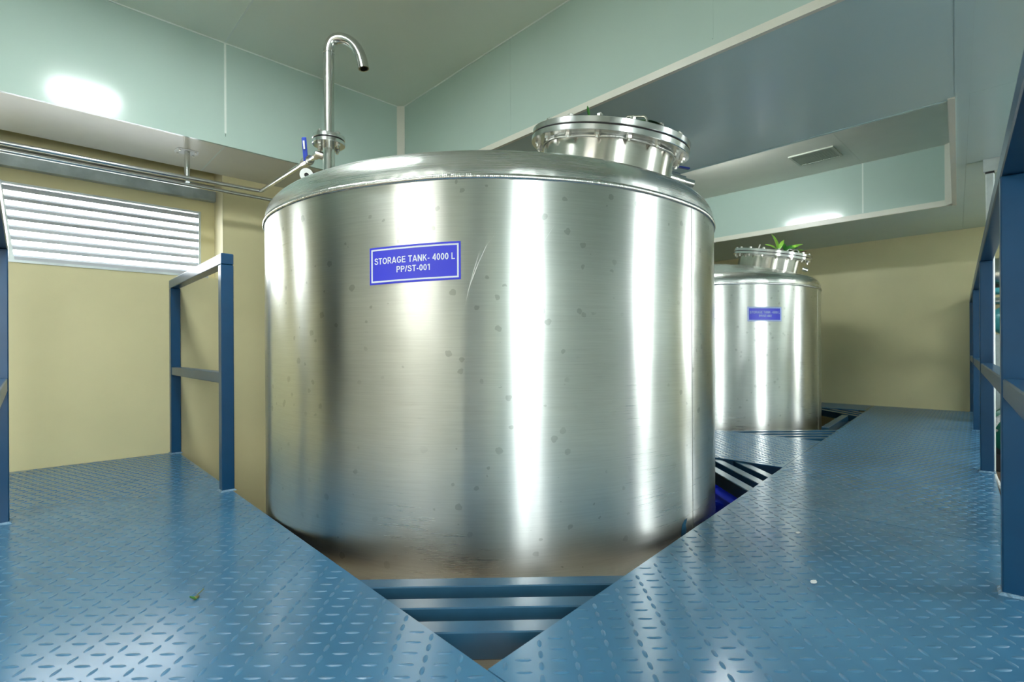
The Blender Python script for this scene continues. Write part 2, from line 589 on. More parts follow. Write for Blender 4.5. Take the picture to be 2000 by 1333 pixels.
# low panels
xs = [X0, -.36, .842, 2.005, 3.205, 4.4, 5.55, X1]
for i in range(len(xs) - 1):
    pan('soffit_panel', rect(xs[i] + J, xs[i + 1] - J, 3.26 + .012, Y1 - .002), SOF, SOF + T, M['trim'] if xs[i] < 2 else M['panel_low'])
pan('ceiling_panel', [(A1 + .012, dl(A1) - .02), (C0 - .012, dl(C0) - .02), (C0 - .012, 3.26), (A1 + .012, 3.26)], SOF, SOF + T, M['panel_low'])
pan('ceiling_panel', [(A1 + .012, dl(A1) - .07), (X1, dl(X1) - .07), (X1, dl(X1) - .016), (A1 + .012, dl(A1) - .016)], SOF - .001, SOF + T, M['panel_low'])
for a, b in ((A1 + .012, 3.19), (3.19, 4.4), (4.4, 5.6), (5.6, X1)):
    pan('ceiling_panel', [(a + J, -1.0), (b - J, -1.0), (b - J, dl(b) - .0712), (a + J, dl(a) - .0712)], SOF, SOF + T, M['panel_low'])
    pan('ceiling_panel', [(a + J, Y0), (b - J, Y0), (b - J, -1.0 - .006), (a + J, -1.0 - .006)], SOF, SOF + T, M['panel_low'])
pan('ceiling_panel', [(C1 + .012, dl(C1) - .02), (X1, dl(X1) - .02), (X1, 3.26), (C1 + .012, 3.26)], SOF, SOF + T, M['panel_low'])
pan('ceiling_panel', rect(X0, A0 - .012, Y0, 3.26), SOF, SOF + T, M['panel_low'])
pan('ceiling_panel', rect(A0, A1 + .006, Y0, B0 - .012), SOF, SOF + T, M['panel_low'])
# well over the front tank: top and fascias, split in panels
wx = [A0, -.36, .842, A1]
wy = [B0, -.25, .928, 2.109, B1]
for i in range(3):
    pan('well_panel', rect(wx[i] + J, wx[i + 1] - J, B0, B1), AZ, AZ + T, M['panel_top'])
    pan('fascia_panel', rect(wx[i] + J, wx[i + 1] - J, B1, B1 + T), SOF + .002, AZ + T, M['panel'])
    pan('fascia_panel', rect(wx[i] + J, wx[i + 1] - J, B0 - T, B0), SOF + .002, AZ + T, M['panel'])
for i in range(4):
    pan('fascia_panel', rect(A1, A1 + T, wy[i] + J, wy[i + 1] - J), SOF + .002, AZ + T, M['panel'])
    pan('fascia_panel', rect(A0 - T, A0, wy[i] + J, wy[i + 1] - J), SOF + .002, AZ + T, M['panel'])
# white sealant in the joints
for i in (1, 2):
    pan('sealant_joint', rect(wx[i] - .0045, wx[i] + .0045, B0, B1), AZ - .0012, AZ + .02, M['sealant'])
    pan('sealant_joint', rect(wx[i] - .0055, wx[i] + .0055, B1 - .0014, B1 + .02), SOF + .07, AZ, M['sealant'])
    pan('sealant_joint', rect(wx[i] - .004, wx[i] + .004, 3.272, Y1 - .004), SOF - .001, SOF + .02, M['sealant'])
for i in (1, 2, 3):
    pan('sealant_joint', rect(A1 - .0012, A1 + .02, wy[i] - .0035, wy[i] + .0035), SOF + .065, AZ, M['panel'])
# trims: corner cove, lower edges
pan('corner_trim', [(A1 - .042, B1 - .002), (A1 - .002, B1 - .042), (A1 + .01, B1 - .03), (A1 + .01, B1 + .01), (A1 - .03, B1 + .01)], SOF - .002, AZ - .001, M['trim'])
pan('edge_trim', rect(A1 - .004, A1 + .012, B0, B1 - .03), SOF + .0325, SOF + .060, M['panel'])
pan('edge_trim', rect(A1 - .007, A1 + .012, B0, B1 - .03), SOF - .002, SOF + .032, M['trim'])
pan('edge_trim', rect(A0, A1 - .03, B1 - .005, B1 + .012), SOF - .002, SOF + .05, M['panel'])
# thin cove between well top and fascia
pan('cove_strip', rect(A0, A1 - .02, B1 - .005, B1), AZ - .006, AZ, M['sealant'])
pan('cove_strip', rect(A1 - .005, A1, B0, B1 - .02), AZ - .006, AZ, M['sealant'])
# well over the far tank
fx = [(C0, 4.0), (4.0, C1)]
XM = 4.62
YM = 1.17
pan('well_panel', [(C0, YM + J), (C1, YM + J), (C1, D1), (C0, D1)], CZ, CZ + T, M['trim'])
pan('well_panel', [(C0, dl(C0)), (C1, dl(C1)), (C1, YM - J), (C0, YM - J)], CZ, CZ + T, M['trim'])
pan('sealant_joint', rect(C0, C1, YM - .003, YM + .003), CZ - .001, CZ + .02, M['trim'])
pan('fascia_panel', rect(C1, C1 + T, YM + J, D1), SOF + .002, CZ + T, M['panel'])
pan('fascia_panel', rect(C1, C1 + T, dl(C1), YM - J), SOF + .002, CZ + T, M['panel'])
pan('sealant_joint', rect(C1 - .0012, C1 + .02, YM - .005, YM + .005), SOF + .05, CZ, M['sealant'])
pan('fascia_panel', rect(C0 - T, C0, dl(C0), D1), SOF + .002, CZ + T, M['panel'])
pan('fascia_panel', rect(C0, C1, D1, D1 + T), SOF + .002, CZ + T, M['panel'])
pan('fascia_panel', [(C0, dl(C0) - T), (C1, dl(C1) - T), (C1, dl(C1)), (C0, dl(C0))], SOF + .002, CZ + T, M['panel'])
pan('edge_trim', [(C0 - .03, dl(C0) - .022), (C1 + .03, dl(C1) - .022), (C1 + .03, dl(C1) + .006), (C0 - .03, dl(C0) + .006)], SOF - .006, SOF + .004, M['trim'])
pan('edge_trim', rect(C1 - .005, C1 + .012, dl(C1), D1), SOF - .003, SOF + .045, M['trim'])
pan('corner_trim', [(C1 - .05, dl(C1)), (C1, dl(C1)), (C1, dl(C1) + .05)], SOF, CZ, M['trim'])
pan('edge_trim', rect(C0 - .012, C0 + .004, dl(C0), D1), SOF - .003, SOF + .03, M['panel_low'])

# ceiling vent in the far well
VX0, VX1, VY0, VY1 = 4.875, 5.18, 1.235, 1.58
vt = thing('ceiling_vent', 'square slatted air vent set in the ceiling of the far well', 'vent', ((VX0 + VX1) / 2, (VY0 + VY1) / 2, CZ))
vl = vt.location.copy()
fr = MB()
fr.box(VX0, VX1, VY0, VY0 + .018, CZ - .012, CZ)
fr.box(VX0, VX1, VY1 - .018, VY1, CZ - .012, CZ)
fr.box(VX0, VX0 + .018, VY0 + .018, VY1 - .018, CZ - .012, CZ)
fr.box(VX1 - .018, VX1, VY0 + .018, VY1 - .018, CZ - .012, CZ)
fr.build('frame', M['vent'], vt, loc=vl)
MB().box(VX0 + .018, VX1 - .018, VY0 + .018, VY1 - .018, CZ - .002, CZ).build('backing', M['vent_dark'], vt, loc=vl)
me = None
for k in range(15):
    y = VY0 + .028 + k * (VY1 - VY0 - .056) / 14
    if me is None:
        o = MB().bar((VX0 + .018, VY0 + .028, CZ - .007), (VX1 - .018, VY0 + .028, CZ - .007), .016, .003, (0, .45, 1)).build('slat', M['vent'], vt, loc=(vl.x, y, CZ - .007))
        me = o.data
    else:
        o = bpy.data.objects.new('slat', me)
        COL.objects.link(o)
        o.parent = vt
        o.location = Vector((vl.x, y, CZ - .007)) - vl


# ceiling lamps (outside the picture, seen only in reflections), two added for their light
def lamp(x, y, z, sx, sy, label, mat='lamp', drop=.008):
    t = thing('ceiling_light', label, 'light', (x, y, z), None)
    f = MB()
    a, b = sx / 2, sy / 2
    for q in ((-a - .02, a + .02, -b - .02, -b), (-a - .02, a + .02, b, b + .02), (-a - .02, -a, -b, b), (a, a + .02, -b, b)):
        f.box(x + q[0], x + q[1], y + q[2], y + q[3], z - .012, z)
    f.build('frame', M['lamp_frame'], t, loc=(x, y, z))
    MB().box(x - a, x + a, y - b, y + b, z - drop, z - .001).build('diffuser', M[mat], t, loc=(x, y, z))


lamp(.31, 1.92, AZ, .30, .26, 'small square ceiling light in the raised well over the front tank', 'spot')
bt = thing('ceiling_light', 'slim light tube hung in the raised well over the far tank', 'light', (4.05, 2.0, CZ))
BL = bt.location.copy()
MB().box(4.04, 4.06, 1.70, 2.30, 2.222, 2.235).build('tray', M['lamp_frame'], bt, loc=BL)
MB().tube([(4.05, 1.71, 2.195), (4.05, 2.29, 2.195)], .022, 16).build('tube', M['spot'], bt, loc=BL, smooth=True)
for y in (1.72, 2.28):
    MB().box(4.03, 4.07, y - .01, y + .01, 2.175, 2.215).build('tube_holder', M['lamp_frame'], bt, loc=BL)
for y in (1.8, 2.2):
    MB().tube([(4.05, y, 2.235), (4.05, y, CZ)], .004, 8).build('rod', M['galv'], bt, loc=BL)
lamp(-.29, -1.8, SOF, .58, .58, 'ceiling light behind the camera near the right wall')
lamp(-1.5, .75, SOF, .95, .95, 'unseen broad fill light added to brighten the near wall', 'near_wall_fill')  # added fill, brightens the near wall and its reflection in the shell
lamp(5.7, -.75, SOF, .40, .58, 'unseen light added over the machinery for glints on the right walkway')  # added out of view to put glints on the tread lugs
lamp(3.0, -1.25, SOF, .40, .58, 'ceiling light beyond the right railing opposite the front tank')

# ------------------------------------------------------------------ steel walkways
plat = thing('steel_walkway', 'blue painted tread plate walkway surrounding the two steel tanks', 'walkway', (.5, 1.0, 0))
PL = plat.location.copy()


def li(y):            # inner edge of the left walkway
    return .668 + (y - .777) * .0123


def ri(x):            # inner edge of the right walkway
    return .777 + (x - .668) * .0925


def ro(x):            # outer edge of the right walkway
    return .112 + (x - 2.66) * .0925


ex = Vector((.724, -.69)).normalized()     # the lugs lie at 45 degrees to the plates
ey = Vector((.69, .724)).normalized()


def inside(poly, q, d):
    n = len(poly)
    for i in range(n):
        a, b = Vector(poly[i]), Vector(poly[(i + 1) % n])
        e = b - a
        nn_ = Vector((-e.y, e.x)).normalized()
        if (Vector(q) - a).dot(nn_) < d:
            return False
    return True


def lug(mb, c, ax, ln, wd, ht):
    sd = Vector((-ax.y, ax.x))
    ring0, ring1 = [], []
    prof = [(-.5, 0), (-.3, .42), (0, .5), (.3, .42), (.5, 0), (.3, -.42), (0, -.5), (-.3, -.42)]
    for t, s_ in prof:
        q = c + ax * (t * ln) + sd * (s_ * wd)
        ring0.append((q.x, q.y, 0))
        q = c + ax * (t * ln * .84) + sd * (s_ * wd * .42)
        ring1.append((q.x, q.y, ht))
    mb.add(ring0 + ring1, [(i, (i + 1) % 8, 8 + (i + 1) % 8, 8 + i) for i in range(8)] + [tuple(range(8, 16))])


def deck_plate(poly, off=(0, 0), label=None):
    p = MB().prism(poly, -.006, 0).build('deck_plate', M['deck'], plat, loc=PL)
    if label:
        p['label'] = label
    mb = MB()
    us = [Vector(q).dot(ex) for q in poly]
    vs__ = [Vector(q).dot(ey) for q in poly]
    px, py = .073, .040
    i0, i1 = int(min(us) / px) - 1, int(max(us) / px) + 1
    j0, j1 = int(min(vs__) / py) - 1, int(max(vs__) / py) + 1
    for i in range(i0, i1 + 1):
        for j in range(j0, j1 + 1):
            for k in (0, 1):
                u = (i + .5 * k) * px + off[0]
                v = (j + .5 * k) * py + off[1]
                c = ex * u + ey * v
                if inside(poly, c, .012):
                    lug(mb, c, ex if k == 0 else ey, .036 if k == 0 else .029, .0100, .0014)
    o = mb.build('tread_lugs', M['lug'], p, loc=PL, smooth=True, angle=50)
    o['kind'] = 'stuff'
    return p


deck_plate([(-.12, -.7), (li(-.7) - .0015, -.7), (li(3.82) - .0015, 3.82), (-.12, 3.82)])
SX = [(2.285, ro(2.285)), (2.225, ri(2.225))]
deck_plate([(li(-.05) + .0015, ro(.68)), (SX[0][0] - .002, SX[0][1]), (SX[1][0] - .002, SX[1][1]), (li(.777) + .0015, ri(.668))], (.02, .013))
deck_plate([(SX[0][0] + .002, SX[0][1]), (6.785, ro(6.785)), (6.785, ri(6.785)), (SX[1][0] + .002, SX[1][1])], (.05, .007))
CA, CB = 2.945, 3.955
deck_plate([(CA, ri(CA) + .002), (CB, ri(CB) + .002), (3.87, 3.82), (2.915, 3.82)], (.01, .03))
deck_plate([(6.225, ri(6.225) + .002), (6.785, ri(6.785) + .002), (6.785, 3.82), (6.24, 3.82)], (.03, .02))


# frame beams under the plates
def beam(a, b, w=.05, h=.075, z=-.006):
    MB().bar((a[0], a[1], z - h / 2), (b[0], b[1], z - h / 2), w, h).build('frame_beam', M['beam'], plat, loc=PL)


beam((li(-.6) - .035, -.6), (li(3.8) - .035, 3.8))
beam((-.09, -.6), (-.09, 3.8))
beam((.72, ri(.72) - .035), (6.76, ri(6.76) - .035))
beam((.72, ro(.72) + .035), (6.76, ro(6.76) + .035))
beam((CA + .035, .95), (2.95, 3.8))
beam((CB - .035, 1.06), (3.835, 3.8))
beam((6.262, 1.36), (6.275, 3.8))
# legs down to the floor
for x, y in ((.62, 3.72), (-.08, 3.6), (-.08, .2), (.72, -.02), (2.4, .14), (2.4, .85), (4.2, .30), (4.2, 1.04), (6.6, .5), (6.6, 1.25), (3.0, 3.5), (3.8, 3.5), (.62, 2.9)):
    MB().box(x - .03, x + .03, y - .03, y + .03, FZ, -.081).build('support_leg', M['beam'], plat, loc=PL)


# corner bars: square tubes laid across the corners of the openings
def corner_bars(cx, cy, sx, sy, dists, wide=.052, slope_x=0.0, ov=.05):
    """opening's corner (cx,cy); it opens towards sx (x) and sy (y); bars at 45 deg"""
    for d in dists:
        q = d * math.sqrt(2)
        a = Vector((cx + sx * q, cy + slope_x * sx * q, 0))
        b = Vector((cx, cy + sy * q, 0))
        e = (b - a).normalized() * ov
        a -= e
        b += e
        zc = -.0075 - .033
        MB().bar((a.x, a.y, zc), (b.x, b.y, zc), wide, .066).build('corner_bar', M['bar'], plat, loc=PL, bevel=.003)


corner_bars(.672, .777, 1, 1, (.166, .273, .385), slope_x=.0925)
corner_bars(CA, .984, -1, 1, (.160, .272, .385), slope_x=.0925)
corner_bars(CB, 1.083, 1, 1, (.165, .27, .375, .48), slope_x=.0925)
corner_bars(6.225, 1.292, -1, 1, (.14, .25, .36), slope_x=.0925)
MB().bar((4.75, ri(4.75) + .115, -.041), (5.72, ri(5.72) + .115, -.041), .055, .066).build('edge_bar', M['bar'], plat, loc=PL, bevel=.003)


# ------------------------------------------------------------------ railings
def railing(name, label, posts, top, mid, tz, mz, loc, rot=0.0, ends=(0, 0), group=None):
    """posts: list of (x,y); top/mid: ((x,y),(x,y))"""
    t = thing(name, label, 'railing', loc, group)
    dx = Vector((top[1][0] - top[0][0], top[1][1] - top[0][1], 0)).normalized()
    for (x, y) in posts:
        o = MB().bar((x, y, 0.001), (x, y, tz - .0505), .052, .052, dx).build('post', M['rail'], t, loc=loc, bevel=.003)
        wd = MB()
        sd = Vector((-dx.y, dx.x, 0))
        lo, hi = [], []
        for i, j in ((-1, -1), (1, -1), (1, 1), (-1, 1)):
            q = Vector((x, y, 0)) + dx * i * .034 + sd * j * .034
            lo.append((q.x, q.y, .0005))
            q = Vector((x, y, 0)) + dx * i * .0265 + sd * j * .0265
            hi.append((q.x, q.y, .008))
        wd.add(lo + hi, [(i, (i + 1) % 4, 4 + (i + 1) % 4, 4 + i) for i in range(4)])
        wd.build('base_weld', M['weld_blue'], o, loc=loc)
    MB().bar((top[0][0], top[0][1], tz - .025), (top[1][0], top[1][1], tz - .025), .052, .05).build('top_rail', M['rail'], t, loc=loc, bevel=.003)
    pp = [Vector((x, y, mz)) for x, y in posts]
    pp.sort(key=lambda q: q.dot(dx))
    a, b = Vector((mid[0][0], mid[0][1], mz)), Vector((mid[1][0], mid[1][1], mz))
    cuts = [a] + pp + [b]
    cuts.sort(key=lambda q: q.dot(dx))
    for i in range(len(cuts) - 1):
        c0, c1 = cuts[i].copy(), cuts[i + 1].copy()
        if (c1 - c0).length < .03:
            continue
        if c0 in pp:
            c0 += dx * .0265
        if c1 in pp:
            c1 -= dx * .0265
        MB().bar(c0, c1, .046, .05).build('mid_rail', M['rail'], t, loc=loc, bevel=.003)
    return t


def rl(x):
    return .062 + (x - 1.85) * .0925


railing('guard_railing', 'short blue railing between the left walkway and the front tank', [(.672, 2.607), (.686, 3.785)],
        ((.672, 2.581), (.686, 3.811)), ((.672, 2.607), (.686, 3.785)), 1.084, .517, (.672, 2.607, 0))
railing('guard_railing', 'blue railing at the left border of the photo, cut off by it', [(-.068, 2.70), (-.068, .45)],
        ((-.068, 2.726), (-.068, .40)), ((-.068, 2.77), (-.068, .40)), 1.075, .517, (-.068, 2.70, 0))
railing('guard_railing', 'long blue railing along the outer edge of the right walkway', [(x, rl(x)) for x in (.60, 1.853, 3.575, 5.285, 6.74)],
        ((.5, rl(.5)), (6.77, rl(6.77))), ((.5, rl(.5)), (6.77, rl(6.77))), 1.132, .533, (1.85, rl(1.85), 0))

# ------------------------------------------------------------------ storage tanks
TR = 1.056
TX, TY = 1.744, 1.969
SEAM = 1.172
tank = thing('storage_tank', 'large brushed steel storage tank filling the foreground, scratched right of its label', 'tank', (TX, TY, FZ))
TL = tank.location.copy()


def about(z):
    return Matrix.Translation((TX, TY, z))


BOT = -.76
MB().lathe([(TR, BOT), (TR, BOT + .3), (TR, 0), (TR, .5), (TR, SEAM)], 192, about(0)).build('shell', M['shell'], tank, loc=(TX, TY, .3), smooth=True)
# dished top with a rolled knuckle
prof = [(TR, SEAM), (TR, SEAM + .02)]
kc, kr = (TR - .09, SEAM + .02), .09
for i in range(1, 13):
    a = math.radians(68.6 * i / 12)
    prof.append((kc[0] + kr * math.cos(a), kc[1] + kr * math.sin(a)))
r0, z0 = prof[-1]
sl0 = .392
for i in range(1, 25):
    r = r0 * (1 - i / 24)
    prof.append((max(r, .0005), z0 + sl0 / (2 * r0) * (r0 * r0 - r * r)))


def dome_z(r):
    return z0 + sl0 / (2 * r0) * (r0 * r0 - r * r)


MB().lathe(prof, 192, about(0)).build('dome', M['dome'], tank, loc=(TX, TY, SEAM), smooth=True, angle=60)
MB().lathe([(TR, BOT), (TR - .06, BOT - .07), (TR * .6, BOT - .14), (.001, BOT - .18)], 64, about(0)).build('bottom', M['shell'], tank, loc=(TX, TY, BOT), smooth=True)


def weld_ring(R, r, n, mat, name, parent, loc=None, mw=None, amp=.22, dents=0):
    mb = MB()
    seg = 7
    step = 3
    tot = n * step
    for k in range(tot):
        a = 2 * PI * k / tot
        f = 1 + amp * ((k % step) / step - .4) + random.uniform(-.06, .06)
        dz = .0015 * math.sin(a * 5) + .001 * math.sin(a * 13 + 1)
        for j in range(seg):
            b = 2 * PI * j / seg
            q = R + r * f * math.cos(b) * .8
            mb.v.append((q * math.cos(a), q * math.sin(a), r * f * math.sin(b) * 1.25 + dz))
    for k in range(tot):
        k2 = (k + 1) % tot
        for j in range(seg):
            j2 = (j + 1) % seg
            mb.f.append((k * seg + j, k2 * seg + j, k2 * seg + j2, k * seg + j2))
    if mw is None:
        mb.v = [(x + loc[0], y + loc[1], z + loc[2]) for x, y, z in mb.v]
        return mb.build(name, mat, parent, loc=loc, smooth=True, angle=70)
    return mb.build(name, mat, parent, smooth=True, angle=70, mw=mw)


weld_ring(TR + .001, .0075, 1150, M['bead'], 'weld_bead', tank, loc=(TX, TY, SEAM))
# vertical weld seam of the shell
va = math.radians(-87.3)
vx, vy = TX + (TR + .0003) * math.cos(va), TY + (TR + .0003) * math.sin(va)
MB().tube([(vx, vy, BOT + .02), (vx, vy, SEAM - .01)], .0008, 6).build('seam_weld', M['shell'], tank, loc=(vx, vy, 0))
# legs
for k in range(4):
    a = PI / 4 + k * PI / 2
    x, y = TX + .85 * math.cos(a), TY + .85 * math.sin(a)
    MB().tube([(x, y, FZ), (x, y, BOT - .03)], .05, 20).build('leg', M['pipe'], tank, loc=(x, y, FZ), smooth=True)

# manhole, square to the sloping dome
mc = Vector((1.837, 1.316, 1.492))
tilt_dir = Vector((-.027, -.9996, 0)).normalized()
ta = math.radians(12.0)
az = (Vector((0, 0, 1)) * math.cos(ta) + tilt_dir * math.sin(ta)).normalized()
ax_ = Vector((0, 0, 1)).cross(az).normalized()
ay_ = az.cross(ax_)
MM = Matrix((ax_, ay_, az)).transposed().to_4x4()
MM.translation = mc
NR, FR = .278, .336


def man(name, mb, mat, parent=tank, smooth=True, angle=35, off=None, bevel=0):
    return mb.build(name, mat, parent, smooth=smooth, angle=angle, bevel=bevel, mw=MM if off is None else MM @ Matrix.Translation(off))


man('manhole_neck', MB().lathe([(NR, -.34), (NR, 0)], 128), M['neck'])
man('neck_flange', MB().lathe([(NR - .01, 0), (FR - .002, 0), (FR, .002), (FR, .021), (FR - .002, .023), (NR - .01, .023)], 128, closed=True), M['flange'])
man('gasket', MB().lathe([(NR, .023), (FR - .006, .023), (FR - .006, .028), (NR, .028)], 96, closed=True), M['gasket'])
man('lid', MB().lathe([(.0005, .028), (FR - .002, .028), (FR, .030), (FR, .049), (FR - .003, .051), (.0005, .051)], 128), M['flange'])
weld_ring(NR + .002, .0055, 330, M['bead'], 'weld_bead', tank, mw=MM @ Matrix.Translation((0, 0, -.005)))


def hexa(r, h0, h1, rot=0.0):
    return [(r * math.cos(rot + k * PI / 3), r * math.sin(rot + k * PI / 3)) for k in range(6)], h0, h1


def bolt_mesh(rh, lo, hi, hh, rs):
    mb = MB()
    mb.lathe([(.0003, lo - hh), (rs, lo - hh), (rs, hi + hh), (.0003, hi + hh)], 10)
    mb.prism(*hexa(rh, lo - hh, lo, .3))
    mb.lathe([(.0003, lo - hh - .010), (rs, lo - hh - .010), (rs, lo - hh)], 10)
    mb.prism(*hexa(rh, hi, hi + hh, .8))
    mb.lathe([(rs, hi + hh), (rs, hi + hh + .004), (.0003, hi + hh + .004)], 10)
    return mb


bme = None
BR = .309
for k in range(16):
    a = 2 * PI * (k + .35) / 16
    mw = MM @ Matrix.Translation((BR * math.cos(a), BR * math.sin(a), 0)) @ Matrix.Rotation(a * 3.1, 4, 'Z')
    if bme is None:
        o = bolt_mesh(.0125, -.0003, .0513, .012, .0065).build('bolt', M['bolt'], tank, mw=mw)
        bme = o.data
    else:
        o = bpy.data.objects.new('bolt', bme)
        COL.objects.link(o)
        o.parent = tank
        o.matrix_basis = Matrix.Translation(-TL) @ mw
right = Vector((.724, -.69, 0)).normalized()
fwd = Vector((.69, .724, 0)).normalized()


# lid-local coordinates with x to the right and y away from the camera
def lid_frame(c, upv):
    zx = upv.normalized()
    xx_ = (right - zx * right.dot(zx)).normalized()
    yy_ = zx.cross(xx_)
    m_ = Matrix((xx_, yy_, zx)).transposed().to_4x4()
    m_.translation = c + zx * .053
    return m_


LF = lid_frame(mc, az)
# bent wire handle on the lid
hp = [(-.045, 0, -.002), (-.042, 0, .012), (-.032, 0, .022), (.032, 0, .022), (.042, 0, .012), (.045, 0, -.002)]
hm = LF @ Matrix.Translation((.04, -.285, 0)) @ Matrix.Rotation(math.radians(-28), 4, 'Z')
MB().tube([hm @ Vector(q) for q in hp], .0055, 10).build('lid_handle', M['pipe'], tank, loc=tuple(hm.translation), smooth=True, angle=60)

# label, wrapped on the shell


def on_shell(p, c_ang, zc, rad, slope):
    """flat label coordinates (metres) -> on the cylinder"""
    x, y = p[0], p[1]
    a = c_ang + x / TR
    return (TX + rad * math.cos(a), TY + rad * math.sin(a), zc + y + slope * x)


def wrap_rect(x0, x1, y0, y1, ang, zc, rad, slope, n=14):
    mb = MB()
    for i in range(n + 1):
        x = x0 + (x1 - x0) * i / n
        mb.v += [on_shell((x, y0), ang, zc, rad, slope), on_shell((x, y1), ang, zc, rad, slope)]
    for i in range(n):
        mb.f.append((2 * i, 2 * i + 2, 2 * i + 3, 2 * i + 1))
    return mb


def outward(ob, ang):
    d = Vector((math.cos(ang), math.sin(ang), 0))
    me_ = ob.data
    if sum((p.normal.dot(d) for p in me_.polygons)) < 0:
        me_.flip_normals()


def ell(cx_, cy_, rx, ry, a0, a1, n=18):
    return [(cx_ + rx * math.cos(math.radians(a0 + (a1 - a0) * i / n)), cy_ + ry * math.sin(math.radians(a0 + (a1 - a0) * i / n))) for i in range(n + 1)]


BOWL = [(.1, .915), (.36, .915)] + ell(.36, .70, .20, .215, 90, -90, 12) + [(.1, .485)]
GLYPH = {
    'S': (.68, [[(.585, .72), (.54, .82), (.46, .89), (.35, .915), (.22, .89), (.14, .81), (.125, .71), (.18, .62), (.36, .54), (.53, .46), (.60, .36), (.605, .25), (.55, .15), (.46, .10), (.36, .085), (.23, .11), (.14, .18), (.09, .29)]]),
    'T': (.62, [[(0, .915), (.62, .915)], [(.31, .9), (.31, 0)]]),
    'O': (.78, [ell(.39, .5, .30, .415, 0, 360, 32)]),
    'R': (.68, [[(.1, 0), (.1, 1)], BOWL, [(.34, .49), (.64, 0)]]),
    'A': (.74, [[(.06, 0), (.36, .99)], [(.68, 0), (.38, .99)], [(.16, .27), (.58, .27)]]),
    'G': (.76, [ell(.39, .5, .30, .415, 38, 318, 28) + [(.655, .22), (.655, .42)], [(.42, .44), (.74, .44)]]),
    'E': (.64, [[(.1, 0), (.1, 1)], [(.1, .915), (.60, .915)], [(.1, .51), (.56, .51)], [(.1, .085), (.62, .085)]]),
    'N': (.72, [[(.1, 0), (.1, 1)], [(.62, 0), (.62, 1)], [(.12, .96), (.60, .04)]]),
    'K': (.70, [[(.1, 0), (.1, 1)], [(.60, 1), (.1, .38)], [(.28, .60), (.62, 0)]]),
    'L': (.58, [[(.1, 0), (.1, 1)], [(.1, .085), (.57, .085)]]),
    'P': (.64, [[(.1, 0), (.1, 1)], BOWL]),
    '/': (.30, [[(.03, 0), (.27, 1)]]),
    '-': (.34, [[(.03, .35), (.31, .35)]]),
    ' ': (.26, []),
    '0': (.56, [ell(.28, .5, .195, .415, 0, 360, 28)]),
    '1': (.46, [[(.30, 0), (.30, 1)], [(.27, .95), (.06, .76)]]),
    '2': (.56, [[(.085, .70), (.12, .82), (.20, .895), (.29, .915), (.40, .88), (.465, .78), (.46, .67), (.40, .55), (.24, .36), (.11, .12)], [(.04, .085), (.52, .085)]]),
    '4': (.58, [[(.42, 0), (.42, 1)], [(.40, .94), (.07, .33)], [(.01, .29), (.57, .29)]]),
}


def text_mesh(body, width, cap, half):
    """bold sans capitals drawn as flat strokes"""
    vv, ff = [], []
    x = 0.0
    for ch in body:
        w_, strokes = GLYPH[ch]
        for st in strokes:
            closed = st[0] == st[-1] or (abs(st[0][0] - st[-1][0]) < 1e-6 and abs(st[0][1] - st[-1][1]) < 1e-6)
            n = len(st)
            o = len(vv)
            for i, p in enumerate(st):
                a = st[i - 1] if i else (st[-2] if closed else st[0])
                b = st[i + 1] if i < n - 1 else (st[1] if closed else st[-1])
                d = Vector((b[0] - a[0], b[1] - a[1])).normalized()
                for q in (-1, 1):
                    vv.append((x + p[0] - d.y * half * q, min(1, max(0, p[1] + d.x * half * q))))
            ff += [(o + 2 * i, o + 2 * i + 2, o + 2 * i + 3, o + 2 * i + 1) for i in range(n - 1)]
        x += w_ + .085
    x -= .085
    return [((px - x / 2) * width / x, (py - .5) * cap) for px, py in vv], ff


def make_label(tk, ang, zc, slope, second, pm, brd, ins):
    ang = math.radians(ang)
    hw, hh = .1515, .059
    lc = on_shell((0, 0), ang, zc, TR, 0)
    pl = wrap_rect(-hw, hw, -hh, hh, ang, zc, TR + .0012, slope).build('label_plate', M['label'], tk, loc=lc)
    outward(pl, ang)
    pl['label'] = 'blue label plate with white lettering'
    b = MB()
    for q in ((-hw + ins, hw - ins, hh - ins - brd, hh - ins), (-hw + ins, hw - ins, -hh + ins, -hh + ins + brd),
              (-hw + ins, -hw + ins + brd, -hh + ins + brd, hh - ins - brd), (hw - ins - brd, hw - ins, -hh + ins + brd, hh - ins - brd)):
        p_ = wrap_rect(*q, ang, zc, TR + .0018, slope)
        b.add(p_.v, p_.f)
    o = b.build('border', pm, pl, loc=lc)
    outward(o, ang)
    mb = MB()
    for body, width, cap, yy in (('STORAGE TANK- 4000 L', .268, .0205, .0145), (second, .112, .0195, -.0155)):
        v_, f_ = text_mesh(body, width, cap, .082)
        mb.add([on_shell((x, y + yy), ang, zc, TR + .0018, slope) for x, y in v_], f_)
    o = mb.build('lettering', pm, pl, loc=lc)
    outward(o, ang)


# sampling valve behind the manhole on the right: spout and blue lever
sv = Vector((2.145, 1.215, 1.432))
sd_ = Vector((.724, -.69, -.28)).normalized()
ob = MB().tube([sv - sd_ * .04 + Vector((0, 0, -.16)), sv - sd_ * .03, sv - sd_ * .01, sv, sv, sv + sd_ * .055, sv + sd_ * .055, sv + sd_ * .085, sv + sd_ * .085, sv + sd_ * .13],
               .02, 18, rs=[.016, .016, .018, .018, .031, .031, .025, .025, .018, .018]).build('drain_spout', M['pipe'], tank, loc=tuple(sv), smooth=True)
MB().tube([sv + sd_ * .02 + Vector((0, 0, .02)), sv + sd_ * .02 + Vector((0, 0, .055))], .009, 12).build('valve_stem', M['yellow_plastic'], ob, loc=tuple(sv), smooth=True)
MB().bar(sv + sd_ * .01 + Vector((0, 0, .058)), sv + sd_ * .01 + Vector((.085, -.06, .045)), .018, .007).build('valve_lever', M['blue_handle'], ob, loc=tuple(sv), bevel=.002)

